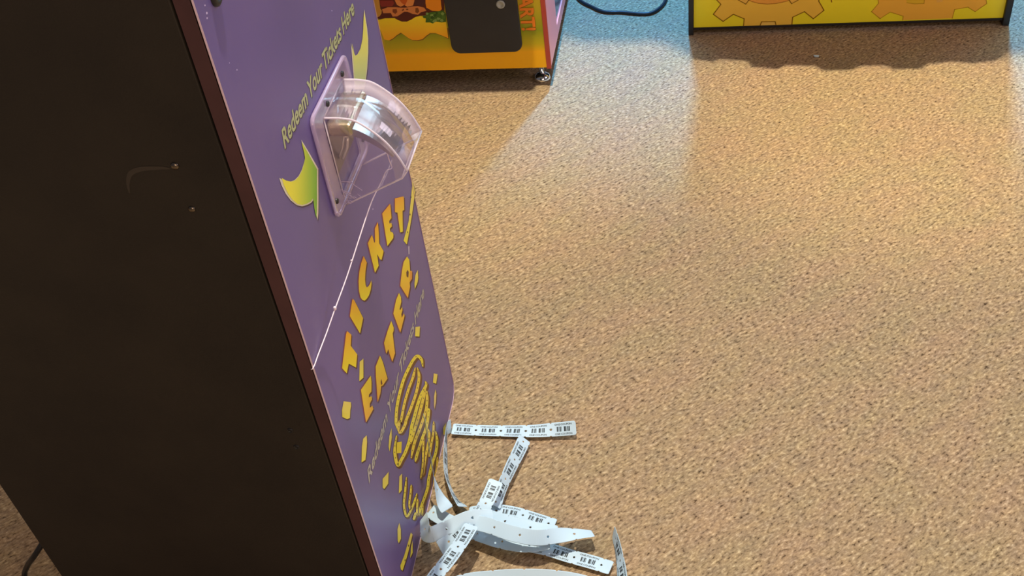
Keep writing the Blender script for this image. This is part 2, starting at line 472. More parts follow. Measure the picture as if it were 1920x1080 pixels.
# the coiled strip of tickets drawn below the title
strokes = [
 (7.0, cz('b4', [(480, 290), (462, 190), (405, 135), (340, 195), (262, 340), (195, 500), (135, 720), (103, 900), (92, 1080)]) + cz('b5', [(196, 230), (232, 345)])),
 (6.0, cz('b4', [(372, 300), (335, 450), (272, 620), (212, 830), (165, 1060)]) + cz('b5', [(235, 180), (222, 340)])),
 (6.6, cz('b4', [(400, 300), (425, 440), (388, 650), (322, 850), (240, 1060)]) + cz('b5', [(330, 200), (270, 320), (222, 350)])),
 (7.4, cz('b4', [(515, 500), (525, 560), (455, 700), (402, 850), (345, 1060)]) + cz('b5', [(425, 250), (395, 450), (330, 640), (262, 770), (215, 850), (180, 770), (162, 600), (190, 380)])),
 (6.8, cz('b4', [(520, 600), (475, 800), (405, 1060)]) + cz('b5', [(455, 350), (405, 520)])),
 (6.6, cz('b4', [(538, 640), (540, 800)]) + cz('b5', [(640, 20), (560, 260), (470, 500), (415, 740)])),
 (6.8, cz('b4', [(556, 890)]) + cz('b5', [(690, 20), (655, 250), (590, 430), (510, 680), (480, 800)])),
 (5.5, cz('b5', [(678, 280), (698, 400), (645, 700), (612, 900), (600, 1010)])),
 (5.0, cz('b5', [(768, 165), (758, 370), (722, 560), (695, 720)])),
 (6.5, cz('b5', [(800, 320), (820, 480), (800, 650), (742, 830), (690, 1060)]) + cz('b6', [(650, 330), (590, 520), (505, 760), (490, 850)])),
 (5.5, cz('b5', [(825, 720), (822, 850), (780, 1080)]) + cz('b6', [(772, 260), (735, 450)])),
 (4.5, cz('b5', [(610, 400), (602, 640), (590, 900), (560, 1060)])),
 (5.0, cz('b6', [(255, 140), (232, 400), (210, 600), (222, 760), (265, 865), (330, 770), (400, 600), (450, 440)])),
 (4.5, cz('b6', [(345, 280), (330, 450), (308, 620), (318, 740)])),
 (4.5, cz('b6', [(462, 540), (450, 760), (465, 850)])),
 (6.0, cz('b6', [(430, 790), (385, 930)])),
 (4.0, cz('b6', [(560, 650), (545, 850)])),
]
pr = Print(PX)
for i, (w, P) in enumerate(strokes):
    lay = 2 * (i % 9)
    pr.stroke([(p[0] + 2.6, p[1] + 2.6) for p in P], w * 1.15, 0.4 + 0.02 * i, rgb(112, 66, 26))
for i, (w, P) in enumerate(strokes):
    pr.stroke([(p[0] + 1.5, p[1] + 1.0) for p in P], w * 1.0, 1.0 + i * 0.18, rgb(112, 68, 18))
    path = pr.stroke(P, w * 0.8, 1.1 + i * 0.18, rgb(255, 228, 72) if i % 3 else rgb(255, 236, 64))
    acc = 0.0; nxt = 5.0
    for a, b in zip(path[:-1], path[1:]):
        acc += (b - a).length
        if acc > nxt:
            nxt += 11.0
            pr.poly([(b.x + 0.8 * math.cos(t), b.y + 1.5 * math.sin(t)) for t in [k * math.pi / 3 for k in range(6)]], 1.15 + i * 0.18, rgb(122, 92, 24))
pr.poly(cz('b5', [(190, 495), (265, 480), (258, 660), (185, 665)]), 5, rgb(252, 228, 40))
pr.build('ticket_coil_graphic', M['print'], tm)

GREEN = rgb(120, 190, 60); LEMON = rgb(255, 246, 70); CREAM = rgb(236, 226, 196)
def swoosh(P, u_lo, u_hi, flip, LEMON=LEMON, GREEN=GREEN):
    pr = Print(PX)
    c = (sum(p[0] for p in P) / len(P), sum(p[1] for p in P) / len(P))
    pr.poly([(p[0] + 1.6, p[1] + 2.4) for p in P], 0, rgb(66, 44, 70))
    pr.poly(P, 1, CREAM)
    # coloured body inside the cream outline, cut in slices so that the blend runs straight across
    Q = [(c[0] + (p[0] - c[0]) * 0.90, c[1] + (p[1] - c[1]) * 0.945) for p in P]
    ax = 1 if flip else 0
    tri = tessellate_polygon([[Vector((p[0], p[1], 0)) for p in Q]])
    def clip(poly, lim, keep_hi):
        out = []
        for i in range(len(poly)):
            A, B = poly[i], poly[(i + 1) % len(poly)]
            ia = (A[ax] >= lim) == keep_hi; ib = (B[ax] >= lim) == keep_hi
            if ia: out.append(A)
            if ia != ib:
                t = (lim - A[ax]) / (B[ax] - A[ax]); out.append((A[0] + (B[0] - A[0]) * t, A[1] + (B[1] - A[1]) * t))
        return out
    NS = 12
    for t3 in tri:
        T = [Q[i] for i in t3]
        for k in range(NS):
            lo = u_lo + (u_hi - u_lo) * k / NS; hi = u_lo + (u_hi - u_lo) * (k + 1) / NS
            G = T
            if k > 0: G = clip(G, lo, True)
            if k < NS - 1 and len(G) > 2: G = clip(G, hi, False)
            if len(G) < 3: continue
            base = len(pr.V)
            for p in G:
                t = (p[ax] - u_lo) / (u_hi - u_lo); t = max(0, min(1, t)); t = t * t * (3 - 2 * t)
                pr.V.append(PX(p[0], p[1], 2 * 0.00022 + 0.0002)); pr.C.append(tuple(LEMON[i] * (1 - t) + GREEN[i] * t for i in range(3)) + (1,))
            for i in range(1, len(G) - 1): pr.Fc.append((base, base + i, base + i + 1))
    pr.build('arrow_graphic', M['print'], tm)
swoosh(cz('f6', [(345, 75), (385, 140), (430, 215), (490, 320), (548, 420), (548, 620), (550, 800), (548, 950), (540, 1035), (515, 920), (497, 785), (465, 825), (420, 850), (355, 870), (290, 855), (220, 800), (160, 720), (110, 620), (82, 530), (140, 562), (210, 575), (262, 558), (312, 508), (352, 430), (380, 335), (391, 285), (378, 210), (360, 140)]), 540, 602, False)
swoosh(cz('f7', [(287, 50), (302, 140), (325, 290), (338, 420), (338, 600), (325, 800), (303, 985), (285, 1060), (165, 1060), (153, 920), (138, 740), (118, 475), (150, 612), (165, 642), (200, 620), (238, 545), (263, 430), (275, 290), (280, 130)]), 60, 180, True, rgb(246, 238, 104), rgb(196, 216, 150))

def slogan(y0, y1, z, cap, col, name):
    V, Fc = text_shape('Redeem Your Tickets Here', 0.022, 0.28)
    for_p = Print(lambda a, b, o: Vector((X0 + o, y0 + (y1 - y0) * a, z + cap * b)))
    for_p.faces2d([(v[0] + 0.006, v[1] - 0.10) for v in V], Fc, 0, rgb(88, 74, 84))
    for_p.faces2d(V, Fc, 1, col)
    return for_p.build(name, M['print'], tm)
tag(slogan(1.056, 1.414, 0.933, 0.0245, rgb(194, 200, 146), 'slogan_lettering'), 'pale green slogan above the clear chute')
tag(slogan(1.004, 1.450, 0.335, 0.0235, rgb(196, 192, 180), 'slogan_lettering'), 'dull grey green slogan under the word EATER')

# ---- clear plastic ticket chute with its steel mouth
YA, YB = 1.19, 1.29
prof = [(-0.509, 0.892), (-0.482, 0.8905), (-0.462, 0.884), (-0.435, 0.859), (-0.418, 0.832), (-0.407, 0.803)]
prof = [(p.x, p.z) for p in catmull([(x, 0, z) for x, z in prof], 5)]
low = [(-0.4165, 0.7905), (-0.484, 0.757), (-0.509, 0.744)]
ch = bmesh.new()
ta = [ch.verts.new((x, YA, z)) for x, z in prof]; tb = [ch.verts.new((x, YB, z)) for x, z in prof]
for i in range(len(prof) - 1):
    f = ch.faces.new((ta[i], ta[i + 1], tb[i + 1], tb[i])); f.smooth = True
la = [ch.verts.new((x, YA, z)) for x, z in low]; lb = [ch.verts.new((x, YB, z)) for x, z in low]
ch.faces.new((ta[-1], la[0], lb[0], tb[-1]))
na = [ch.verts.new((x, YA, z)) for x, z in prof + low]; ch.faces.new(na)
nb = [ch.verts.new((x, YB, z)) for x, z in prof + low]; ch.faces.new(nb)
hood = bm_obj('chute_hood', ch, [M['clear']], tm)
md = hood.modifiers.new('thickness', 'SOLIDIFY'); md.thickness = 0.0016; md.offset = 0
rim = bmesh.new()
for y in (YA, YB):
    tube(rim, [(x, y, z) for x, z in prof], 0.0016, 8)
    tube(rim, [(x, y, z) for x, z in [prof[-1]] + low], 0.0014, 8)
    if y == YA: tube(rim, [(prof[0][0], y, prof[0][1]), (low[-1][0], y, low[-1][1])], 0.0012, 6)
for p in (prof[0], prof[-1], low[0]):
    tube(rim, [(p[0], YA, p[1]), (p[0], YB, p[1])], 0.0015, 8)
bm_obj('chute_rim', rim, M['clearrim'], tm)
fl = bmesh.new()
FO = rounded(1.148, 1.322, 0.752, 0.915, 0.012, 5)
FI = rounded(YA - 0.006, YB + 0.006, 0.762, 0.892, 0.004, 5)
for (a, b) in ((X0 + 0.0012, X0 + 0.0045),):
    o0 = [fl.verts.new((a, y, z)) for y, z in FO]; o1 = [fl.verts.new((b, y, z)) for y, z in FO]
    i0 = [fl.verts.new((a, y, z)) for y, z in FI]; i1 = [fl.verts.new((b, y, z)) for y, z in FI]
    n = len(FO)
    for k in range(n):
        j = (k + 1) % n
        fl.faces.new((o0[k], o0[j], o1[j], o1[k])); fl.faces.new((i1[k], i1[j], i0[j], i0[k]))
        fl.faces.new((o1[k], o1[j], i1[j], i1[k])); fl.faces.new((i0[k], i0[j], o0[j], o0[k]))
tube(fl, [(X0 + 0.004, y, z) for y, z in FO + [FO[0]]], 0.0032, 8)
bm_obj('chute_flange', fl, M['clearflange'], tm)
for y, z in ((1.292, 0.9), (1.213, 0.9), (1.158, 0.775), (1.312, 0.775)):
    bm = bmesh.new(); lathe(bm, [(0.0042, 0), (0.0042, 0.002), (0.003, 0.0032), (0, 0.0034)], (X0 + 0.0045, y, z), (1, 0, 0), 16)
    bm_obj('screw', bm, M['blackmetal'], tm)
# steel mouth inside the chute
bm = bmesh.new(); box(bm, X0 + 0.0006, X0 + 0.003, YA + 0.005, YB - 0.006, 0.795, 0.872, 0.0006)
bm_obj('slot_plate', bm, M['darksteel'], tm)
bm = bmesh.new()
gp = [(p.x, p.z) for p in catmull([(-0.51, 0, 0.874), (-0.482, 0, 0.872), (-0.462, 0, 0.864), (-0.440, 0, 0.846), (-0.424, 0, 0.824)], 5)]
gq = [(p.x, p.z) for p in catmull([(-0.51, 0, 0.858), (-0.484, 0, 0.858), (-0.466, 0, 0.854), (-0.445, 0, 0.840), (-0.4255, 0, 0.822)], 5)]
loop = gp + gq[::-1]
prism(bm, [(x, 0, z) for x, z in loop], 1, YA + 0.006, YB - 0.008)
bm_obj('ticket_guide', bm, M['steel'], tm)
bm = bmesh.new(); box(bm, X0 + 0.001, -0.474, YA + 0.003, YB - 0.006, 0.8585, 0.8785, 0.005)
tag(bm_obj('slot_lip', bm, mat('warm_polished_steel', rgb(206, 190, 152), 0.22, 0.85), tm), 'thick rounded steel lip over the ticket slot')
bm = bmesh.new()
a0, a1 = on_plane(652, 256, 1, 1.215), on_plane(642, 297, 1, 1.215)
b0, b1 = on_plane(645, 256, 1, 1.213), on_plane(634, 298, 1, 1.213)
tube(bm, [a0, a0.lerp(a1, 0.5) + Vector((0.003, 0, 0)), a1], 0.0022, 8); tube(bm, [b0, b0.lerp(b1, 0.5) + Vector((0.002, 0, 0)), b1], 0.0012, 8)
tube(bm, [a0, b0], 0.0015, 8)
bm_obj('slot_tongue', bm, mat('bright_steel', rgb(240, 236, 232), 0.25, 0.35), tm)
# scratched patch low on the clear side wall
bm = bmesh.new()
rnd = random.Random(3)
for (pts_) in ([(629, 343), (645, 340), (660, 344), (668, 350)], [(640, 341), (655, 340), (661, 341)], [(664, 347), (672, 352), (679, 357)], [(630, 352), (640, 356), (654, 361)],
               [(628, 360), (642, 366), (652, 371)], [(640, 358), (655, 366), (665, 372)], [(630, 367), (642, 374), (655, 377)], [(634, 374), (640, 380), (644, 386)], [(655, 375), (662, 380)],
               [(670, 364), (680, 371)]):
    tube(bm, [on_plane(u, v, 1, YA - 0.0012) for u, v in [(p.x, p.y) for p in catmull([(a, b, 0) for a, b in pts_], 3)]], 0.00055, 5)
for k in range(26):
    u, v = rnd.uniform(629, 660), rnd.uniform(356, 380)
    if v < 352 + (u - 629) * 0.3 or v > 394 - (u - 629) * 0.42: continue
    l = rnd.uniform(3, 9)
    tube(bm, [on_plane(u, v, 1, YA - 0.0012), on_plane(u + l, v + l * 0.45, 1, YA - 0.0012)], rnd.uniform(0.0003, 0.0007), 5)
tag(bm_obj('scratch_marks', bm, M['chip'], tm), 'white scratches on the clear chute wall')

# ------------------------------------------------------------------ string pulled out of the chute
sp = [(718, 277, -0.447), (725, 286, -0.447), (730, 301, -0.448), (734.5, 312, -0.449), (733, 316.5, -0.449), (727, 318, -0.450), (722, 324, -0.4515), (716, 338, -0.455), (704, 362, -0.4605), (693, 388, -0.466),
      (672, 452, -0.478), (650, 520, -0.4895), (629, 577, -0.499), (612, 625, -0.507), (597, 664, -0.5108), (590, 684, -0.5108)]
P = catmull([on_plane(u, v, 0, x) for u, v, x in sp], 4)
bm = bmesh.new(); tube(bm, P, 0.0009, 6)
e_ = P[-1]; tube(bm, [e_, Vector((X0 + 0.0006, YL - 0.0012, e_.z - 0.002)), Vector((X0 - 0.002, YL - 0.0012, e_.z - 0.003))], 0.0009, 6)
st = bm_obj('string', bm, M['string'], None, True)
tag(st, 'thin white knotted string from the clear chute to the purple panel', 'string')
for (u, v, x, r) in ((628, 578, -0.499, 0.0024), (659, 489, -0.485, 0.0014)):
    bm = bmesh.new(); bmesh.ops.create_icosphere(bm, subdivisions=2, radius=r, matrix=Matrix.Translation(on_plane(u, v, 0, x)) @ Matrix.Diagonal((1, 1, 1.5, 1)))
    bm_obj('knot', bm, M['string'], st, True)

# ------------------------------------------------------------------ food game machine behind the purple panel
YF = 2.74; XR = -0.437; XL = -1.16; ZB = 0.065
fm = thing('food_game_machine', (-0.8, 3.1, 0), 'arcade machine with orange and green food artwork and a black door, on chrome feet', 'arcade machine')
bm = bmesh.new(); box(bm, XL, XR - 0.004, YF + 0.004, 3.46, ZB, 1.7, 0.003)
bm_obj('cabinet', bm, M['dark'], fm)
PF = lambda u, v, o: on_plane(u, v, 1, YF - o)
def face_xz(place_pts): return place_pts
bm = bmesh.new(); box(bm, XL, XR - 0.0135, YF - 0.002, YF + 0.004, ZB, 0.84, 0)
bm_obj('front_panel', bm, mat('olive_green_panel', rgb(168, 148, 20), 0.4), fm)
bm = bmesh.new(); box(bm, XR - 0.0135, XR, YF - 0.004, YF + 0.004, ZB - 0.004, 0.84, 0.001)
bm_obj('corner_trim', bm, M['darkred'], fm)
pr = Print(lambda x, z, o: Vector((x, YF - 0.002 - o, z)))
OLV = rgb(156, 148, 18); OR1 = rgb(250, 182, 8); OR2 = rgb(206, 140, 10)
xa, xb = XL, XR - 0.0135
def band(z0, z1, c0, c1, layer=0, n=1):
    base = len(pr.V)
    for x, z, c in ((xa, z0, c0), (xb, z0, c0), (xb, z1, c1), (xa, z1, c1)):
        pr.V.append(Vector((x, YF - 0.002 - layer * 0.00022 - 0.0002, z))); pr.C.append(c)
    pr.Fc.append((base, base + 1, base + 2, base + 3))
band(ZB, 0.118, OR1, OR1); band(0.118, 0.142, OR1, rgb(200, 176, 14)); band(0.142, 0.185, rgb(200, 176, 14), rgb(146, 154, 18)); band(0.185, 0.255, rgb(146, 154, 18), rgb(190, 166, 28)); band(0.255, 0.4, rgb(190, 166, 28), rgb(196, 150, 20)); band(0.4, 0.84, rgb(196, 150, 20), rgb(220, 150, 20))
def artpx(P): return [(q.x, q.z) for q in (on_plane(u, v, 1, YF) for u, v in P)]
def ca(pts): return artpx(conv(pts, 700, 0, 1 / 12))
def ext(pts): return pts
# left yellow border, cheese, patty, slices and lettuce of a burger
pr.poly(ca([(40, 380), (150, 430), (230, 760), (270, 1000), (280, 1130), (-400, 1130), (-400, 300)]), 1, rgb(206, 176, 30), rgb(150, 138, 16), (0, 1))
pr.poly(ca([(60, 415), (130, 440), (270, 400), (480, 395), (560, 440), (650, 475), (760, 475), (860, 430), (950, 370), (1060, 345), (1180, 380), (1640, 470), (1690, 850), (1550, 790), (1400, 735), (1280, 735), (1200, 790), (1110, 870), (1000, 895), (880, 890), (800, 850), (700, 780), (625, 725), (540, 775), (440, 860), (360, 900), (250, 880), (120, 560), (-300, 560), (-300, 415)]), 3, rgb(255, 228, 36), rgb(255, 172, 24), (0, -1))
pr.poly([(x + 0.001, z - 0.0035) for x, z in ca([(360, 890), (440, 850), (540, 765), (625, 720), (700, 770), (800, 840), (880, 880), (1000, 890), (1110, 865), (1200, 785), (1280, 725), (1400, 725), (1550, 780), (1690, 845), (1690, 600), (360, 600)])], 2, rgb(120, 84, 16))
pr.poly(ca([(0, -300), (1600, -300), (1600, 260), (1200, 330), (1060, 345), (950, 370), (860, 430), (760, 475), (650, 475), (560, 440), (480, 395), (270, 400), (150, 420), (90, 400), (-300, 400), (-300, -300)]), 4, rgb(88, 22, 14))
pr.poly(ca([(-200, -300), (100, -300), (150, 90), (165, 190), (195, 220), (190, 290), (150, 350), (80, 385), (-200, 385)]), 5, rgb(206, 150, 60))
pr.poly(ca([(150, 0), (450, 0), (480, 60), (430, 130), (190, 140), (165, 100)]), 5, rgb(140, 40, 34))
pr.poly(ca([(490, 0), (540, 100), (620, 140), (700, 100), (770, 140), (900, 110), (930, 0), (930, -300), (490, -300)]), 5, rgb(240, 150, 76))
pr.poly(ca([(600, 0), (650, 60), (720, 110), (770, 0), (740, -300), (620, -300)]), 6, rgb(206, 92, 22))
pr.poly(ca([(200, 200), (330, 150), (520, 150), (640, 160), (720, 160), (880, 130), (1010, 125), (1150, 160), (1200, 230), (1080, 260), (1010, 320), (890, 300), (770, 250), (700, 250), (600, 320), (540, 355), (440, 360), (400, 280), (230, 285)]), 6, rgb(222, 136, 72))
pr.poly(ca([(440, 195), (530, 190), (545, 260), (500, 300), (440, 260)]), 7, rgb(132, 60, 20))
pr.poly(ca([(955, 165), (1010, 160), (1040, 240), (1000, 290), (950, 260)]), 7, rgb(132, 70, 20))
pr.poly(ca([(640, 215), (690, 180), (700, 210), (660, 235)]), 7, rgb(120, 56, 20))
pr.poly(ca([(735, 195), (770, 180), (800, 200), (760, 215)]), 7, rgb(120, 56, 20))
pr.poly(ca([(930, -300), (1165, -300), (1165, 60), (1110, 130), (940, 100)]), 5, rgb(78, 30, 36))
pr.poly(ca([(1180, -300), (1500, -300), (1530, 100), (1545, 190), (1500, 240), (1330, 230), (1200, 160), (1180, 60)]), 7, rgb(244, 148, 18))
rl = random.Random(5)
pr.poly(ca([(1120, 340), (1200, 330), (1220, 280), (1300, 260), (1380, 250), (1450, 240), (1580, 220), (1640, 300), (1640, 480), (1540, 490), (1480, 480), (1390, 470), (1350, 515), (1280, 490), (1180, 490), (1190, 400), (1130, 390)]), 8, rgb(64, 104, 22))
for k in range(22):
    x, y = rl.uniform(1200, 1600), rl.uniform(270, 470)
    pr.poly(ca([(x + rl.uniform(20, 55) * math.cos(t), y + rl.uniform(20, 45) * math.sin(t)) for t in [j * math.pi / 3 for j in range(6)]]), 9 + 0.05 * k, rgb(*rl.choice([(96, 136, 40), (44, 82, 18), (130, 160, 80), (78, 118, 30)])))
pr.build('food_graphic', M['print'], fm)
# lettering down the right edge of the panel, reading downwards
pr = Print(lambda x, z, o: Vector((x, YF - 0.002 - 0.0022 - o, z)))
V, Fc = text_shape('ART!', 0.03, 0.0)
tl = on_plane(975, -12, 1, YF); bl = on_plane(1000, 56, 1, YF)
xL, xRr = on_plane(977, 30, 1, YF).x, on_plane(1003, 30, 1, YF).x
zt, zb = on_plane(985, -10, 1, YF).z, on_plane(985, 56, 1, YF).z
pr.faces2d([(xL + (xRr - xL) * v[1] + 0.0012, zt + (zb - zt) * v[0] - 0.0015) for v in V], Fc, 0, rgb(140, 84, 10))
pr.faces2d([(xL + (xRr - xL) * v[1], zt + (zb - zt) * v[0]) for v in V], Fc, 1, rgb(240, 132, 30))
pr.build('side_lettering', M['print'], fm)
# black door with rounded lower corners
dl, dr, db = on_plane(838, 0, 1, YF).x, on_plane(974, 0, 1, YF).x, on_plane(900, 97, 1, YF).z
bm = bmesh.new()
dp = rounded(-0.7235, -0.5145, db, 0.62, 0.026, 8)
prism(bm, [(x, 0, z) for x, z in dp], 1, YF - 0.001, YF - 0.009)
dd = bm_obj('door', bm, M['blackdoor'], fm)
md = dd.modifiers.new('soft', 'BEVEL'); md.width = 0.003; md.segments = 2; md.limit_method = 'ANGLE'
bm = bmesh.new()
lathe(bm, [(0.0125, 0), (0.0125, 0.002), (0.011, 0.0035), (0.0082, 0.0035), (0.0075, 0.0015), (0, 0.0015)], on_plane(938.5, 8, 1, YF - 0.009), (0, -1, 0), 24)
tag(bm_obj('door_lock', bm, mat('dull_nickel', rgb(170, 172, 166), 0.4), dd), 'round steel lock')
# side: pink frame round a grey glossy sheet
bm = bmesh.new()
box(bm, XR - 0.004, XR, YF + 0.004, 2.92, ZB, 1.7, 0.001); box(bm, XR - 0.004, XR, 2.92, 3.46, ZB, ZB + 0.038, 0.001); box(bm, XR - 0.004, XR, 3.42, 3.46, ZB + 0.038, 1.7, 0.001)
bm_obj('side_frame', bm, M['pink'], fm)
bm = bmesh.new(); box(bm, XR - 0.006, XR - 0.003, 2.915, 3.425, ZB + 0.03, 1.68)
bm_obj('side_panel', bm, M['sideglass'], fm)
for (x, y) in ((-0.474, 2.782), (-1.12, 2.782), (-0.474, 3.41), (-1.12, 3.41)):
    bm = bmesh.new()
    lathe(bm, [(0.0, 0.0), (0.024, 0.0), (0.025, 0.006), (0.021, 0.016), (0.012, 0.022), (0.007, 0.024), (0.007, ZB)], (x, y, 0), (0, 0, 1), 28)
    bm_obj('foot', bm, M['chrome'], fm)
# unseen shelf added above the frame, lip set to shade the carpet
lip = through_lamp(0, 2.715, 0.84).y
bm = bmesh.new(); box(bm, XL, XR, lip, YF + 0.2, 0.84, 0.9, 0.01)
bm_obj('shade_shelf', bm, M['blackmetal'], fm)

# ------------------------------------------------------------------ gear game machine
gm = thing('gear_game_machine', (0.417, 3.4, 0), 'yellow arcade machine with orange gear artwork between black side panels', 'arcade machine')
GY = 3.03
bm = bmesh.new(); box(bm, -0.031, 0.862, GY, GY + 0.016, 0.02, 0.84)
bm_obj('front_panel', bm, M['yellow'], gm)
bm = bmesh.new(); box(bm, -0.031, 0.862, GY + 0.016, 3.74, 0.02, 1.85)
bm_obj('cabinet', bm, M['dark'], gm)
for x0, x1 in ((-0.047, -0.0315), (0.8625, 0.881)):
    bm = bmesh.new(); box(bm, x0, x1, GY - 0.01, 3.76, 0.0, 1.87, 0.0015)
    bm_obj('side_panel', bm, M['blackmetal'], gm)
bm = bmesh.new(); box(bm, -0.031, 0.862, GY - 0.0025, GY + 0.01, 0.0145, 0.0215)
bm_obj('bottom_trim', bm, M['blackmetal'], gm)
pr = Print(lambda x, z, o: Vector((x, GY - o, z)))
def g1(pts): return [(q.x, q.z) for q in (on_plane(u, v, 1, GY) for u, v in conv(pts, 1280, 0, 1 / 6))]
def g2(pts): return [(q.x, q.z) for q in (on_plane(u, v, 1, GY) for u, v in conv(pts, 1600, 0, 1 / 6))]
def fit_gear(cx, cz, r_in, r_out, phase, teeth=8):
    P = []
    for k in range(teeth):
        a = phase + 2 * math.pi * k / teeth
        for da, r in ((-0.24, r_in), (-0.16, r_out), (0.16, r_out), (0.24, r_in)):
            P.append((cx + r * math.cos(a + da), cz + r * math.sin(a + da)))
    return P
c1 = g1([(950, 0)])[0]
GOLD = rgb(255, 208, 76); LINE = rgb(150, 104, 8)
top1 = [(1545, 0), (1545, -300), (385, -300)]
gear1 = [(385, 0), (430, 48), (345, 160), (455, 240), (570, 160), (692, 210), (685, 291), (870, 287), (888, 245), (1040, 242), (1050, 281), (1228, 276), (1238, 192), (1370, 130), (1470, 210), (1590, 115), (1530, 10), (1545, -20)]
pr.poly(g1(gear1 + [(1545, -400), (385, -400)]), 0, GOLD)
pr.poly(g1([(740, 0), (790, 20), (850, 35), (950, 45), (1050, 38), (1130, 22), (1200, 3), (1200, -300), (740, -300)]), 1, rgb(250, 178, 74))
pr.poly(g1([(625, 0), (710, 45), (745, 0), (745, -100), (625, -100)]), 1, rgb(250, 200, 86))
pr.poly(g1([(1200, 3), (1225, 40), (1290, 5), (1290, -100), (1200, -100)]), 1, rgb(250, 200, 86))
pr.poly(g1([(870, 287), (888, 245), (1040, 242), (1050, 281)]), 1, rgb(250, 208, 96))
def outline(fn, pts, w, c):
    Q = fn(pts)
    for a, b in zip(Q[:-1], Q[1:]):
        a = Vector(a); b = Vector(b); t = (b - a).normalized(); n = Vector((-t.y, t.x)) * w / 2; a = a - t * w * 0.4; b = b + t * w * 0.4
        pr.poly([tuple(a + n), tuple(b + n), tuple(b - n), tuple(a - n)], 2, c)
outline(g1, gear1[:7], 0.0028, LINE); outline(g1, gear1[7:11], 0.0028, LINE); outline(g1, gear1[11:], 0.0028, LINE)
outline(g1, [(740, 0), (790, 20), (850, 35), (950, 45), (1050, 38), (1130, 22), (1200, 3)], 0.0022, rgb(196, 128, 40))
outline(g1, [(620, -5), (710, 45), (748, -5)], 0.0026, LINE); outline(g1, [(1198, 0), (1225, 40), (1300, 0)], 0.0026, LINE)
outline(g1, [(1672, -10), (1676, 22)], 0.003, LINE)
GOLD2 = rgb(255, 194, 70); LN2 = rgb(206, 156, 30)
gear2 = [(275, -20), (285, 35), (205, 130), (300, 208), (415, 135), (560, 180), (556, 226), (1112, 205), (1140, 105), (1290, 80), (1370, 130), (1500, 40), (1490, -20)]
pr.poly(g2(gear2 + [(1490, -400), (275, -400)]), 0, GOLD2)
pr.poly(g2([(595, -100), (800, -100), (795, 38), (690, 42), (600, 30)]), 1, rgb(240, 196, 50))
pr.poly(g2([(925, -60), (1010, -60), (1005, 18), (940, 28)]), 1, rgb(248, 190, 90))
outline(g2, gear2[:7], 0.002, LN2); outline(g2, gear2[7:], 0.002, LN2)
outline(g2, [(600, 30), (690, 42), (795, 38), (800, -10)], 0.002, LN2)
pr.build('gear_graphic', M['print'], gm)
# unseen shelf, added; its bumped front edge is shaped to throw the scalloped shade
sh = conv([(110, 150), (240, 168), (262, 152), (420, 162), (455, 196), (600, 208), (640, 186), (810, 190), (850, 215), (1020, 212), (1050, 190), (1210, 188), (1240, 208), (1400, 205), (1440, 178), (1580, 166), (1700, 175), (1825, 160), (1852, 132)], 1260, 60, 1 / 3)
ff = [on_floor(u, v) for u, v in sh]
bm = bmesh.new()
ptsS = [through_lamp(p.x, p.y, 0.84) for p in ff]
ptsS[0].x = min(ptsS[0].x, -0.03)
prism(bm, ptsS + [Vector((0.881, GY + 0.1, 0)), Vector((-0.047, GY + 0.1, 0))], 2, 0.84, 0.9)
bm_obj('shade_shelf', bm, M['blackmetal'], gm)

# ------------------------------------------------------------------ cables
P = catmull([on_floor(u, v, 0.006) for u, v in ((1070, -22), (1088, 1), (1110, 13), (1128, 21), (1145, 23), (1165, 23), (1200, 26), (1222, 24), (1238, 14), (1248, 0), (1252, -25), (1248, -60))], 6)
bm = bmesh.new(); tube(bm, P, 0.0055, 10)
tag(bm_obj('power_cable', bm, M['cable']), 'black power cable looping on the blue lit carpet between the two far machines', 'cable')
P = catmull([Vector((-1.116, 1.02, 0.19)), Vector((-1.135, 1.015, 0.165)), on_plane(66, 1040, 2, 0.12), on_plane(52, 1060, 2, 0.06), on_plane(46, 1085, 2, 0.006), on_plane(60, 1150, 2, 0.006)], 6)
bm = bmesh.new(); tube(bm, P, 0.0052, 10)
tag(bm_obj('power_cable', bm, M['cable']), 'black power cable hanging behind the black side of the ticket machine', 'cable')

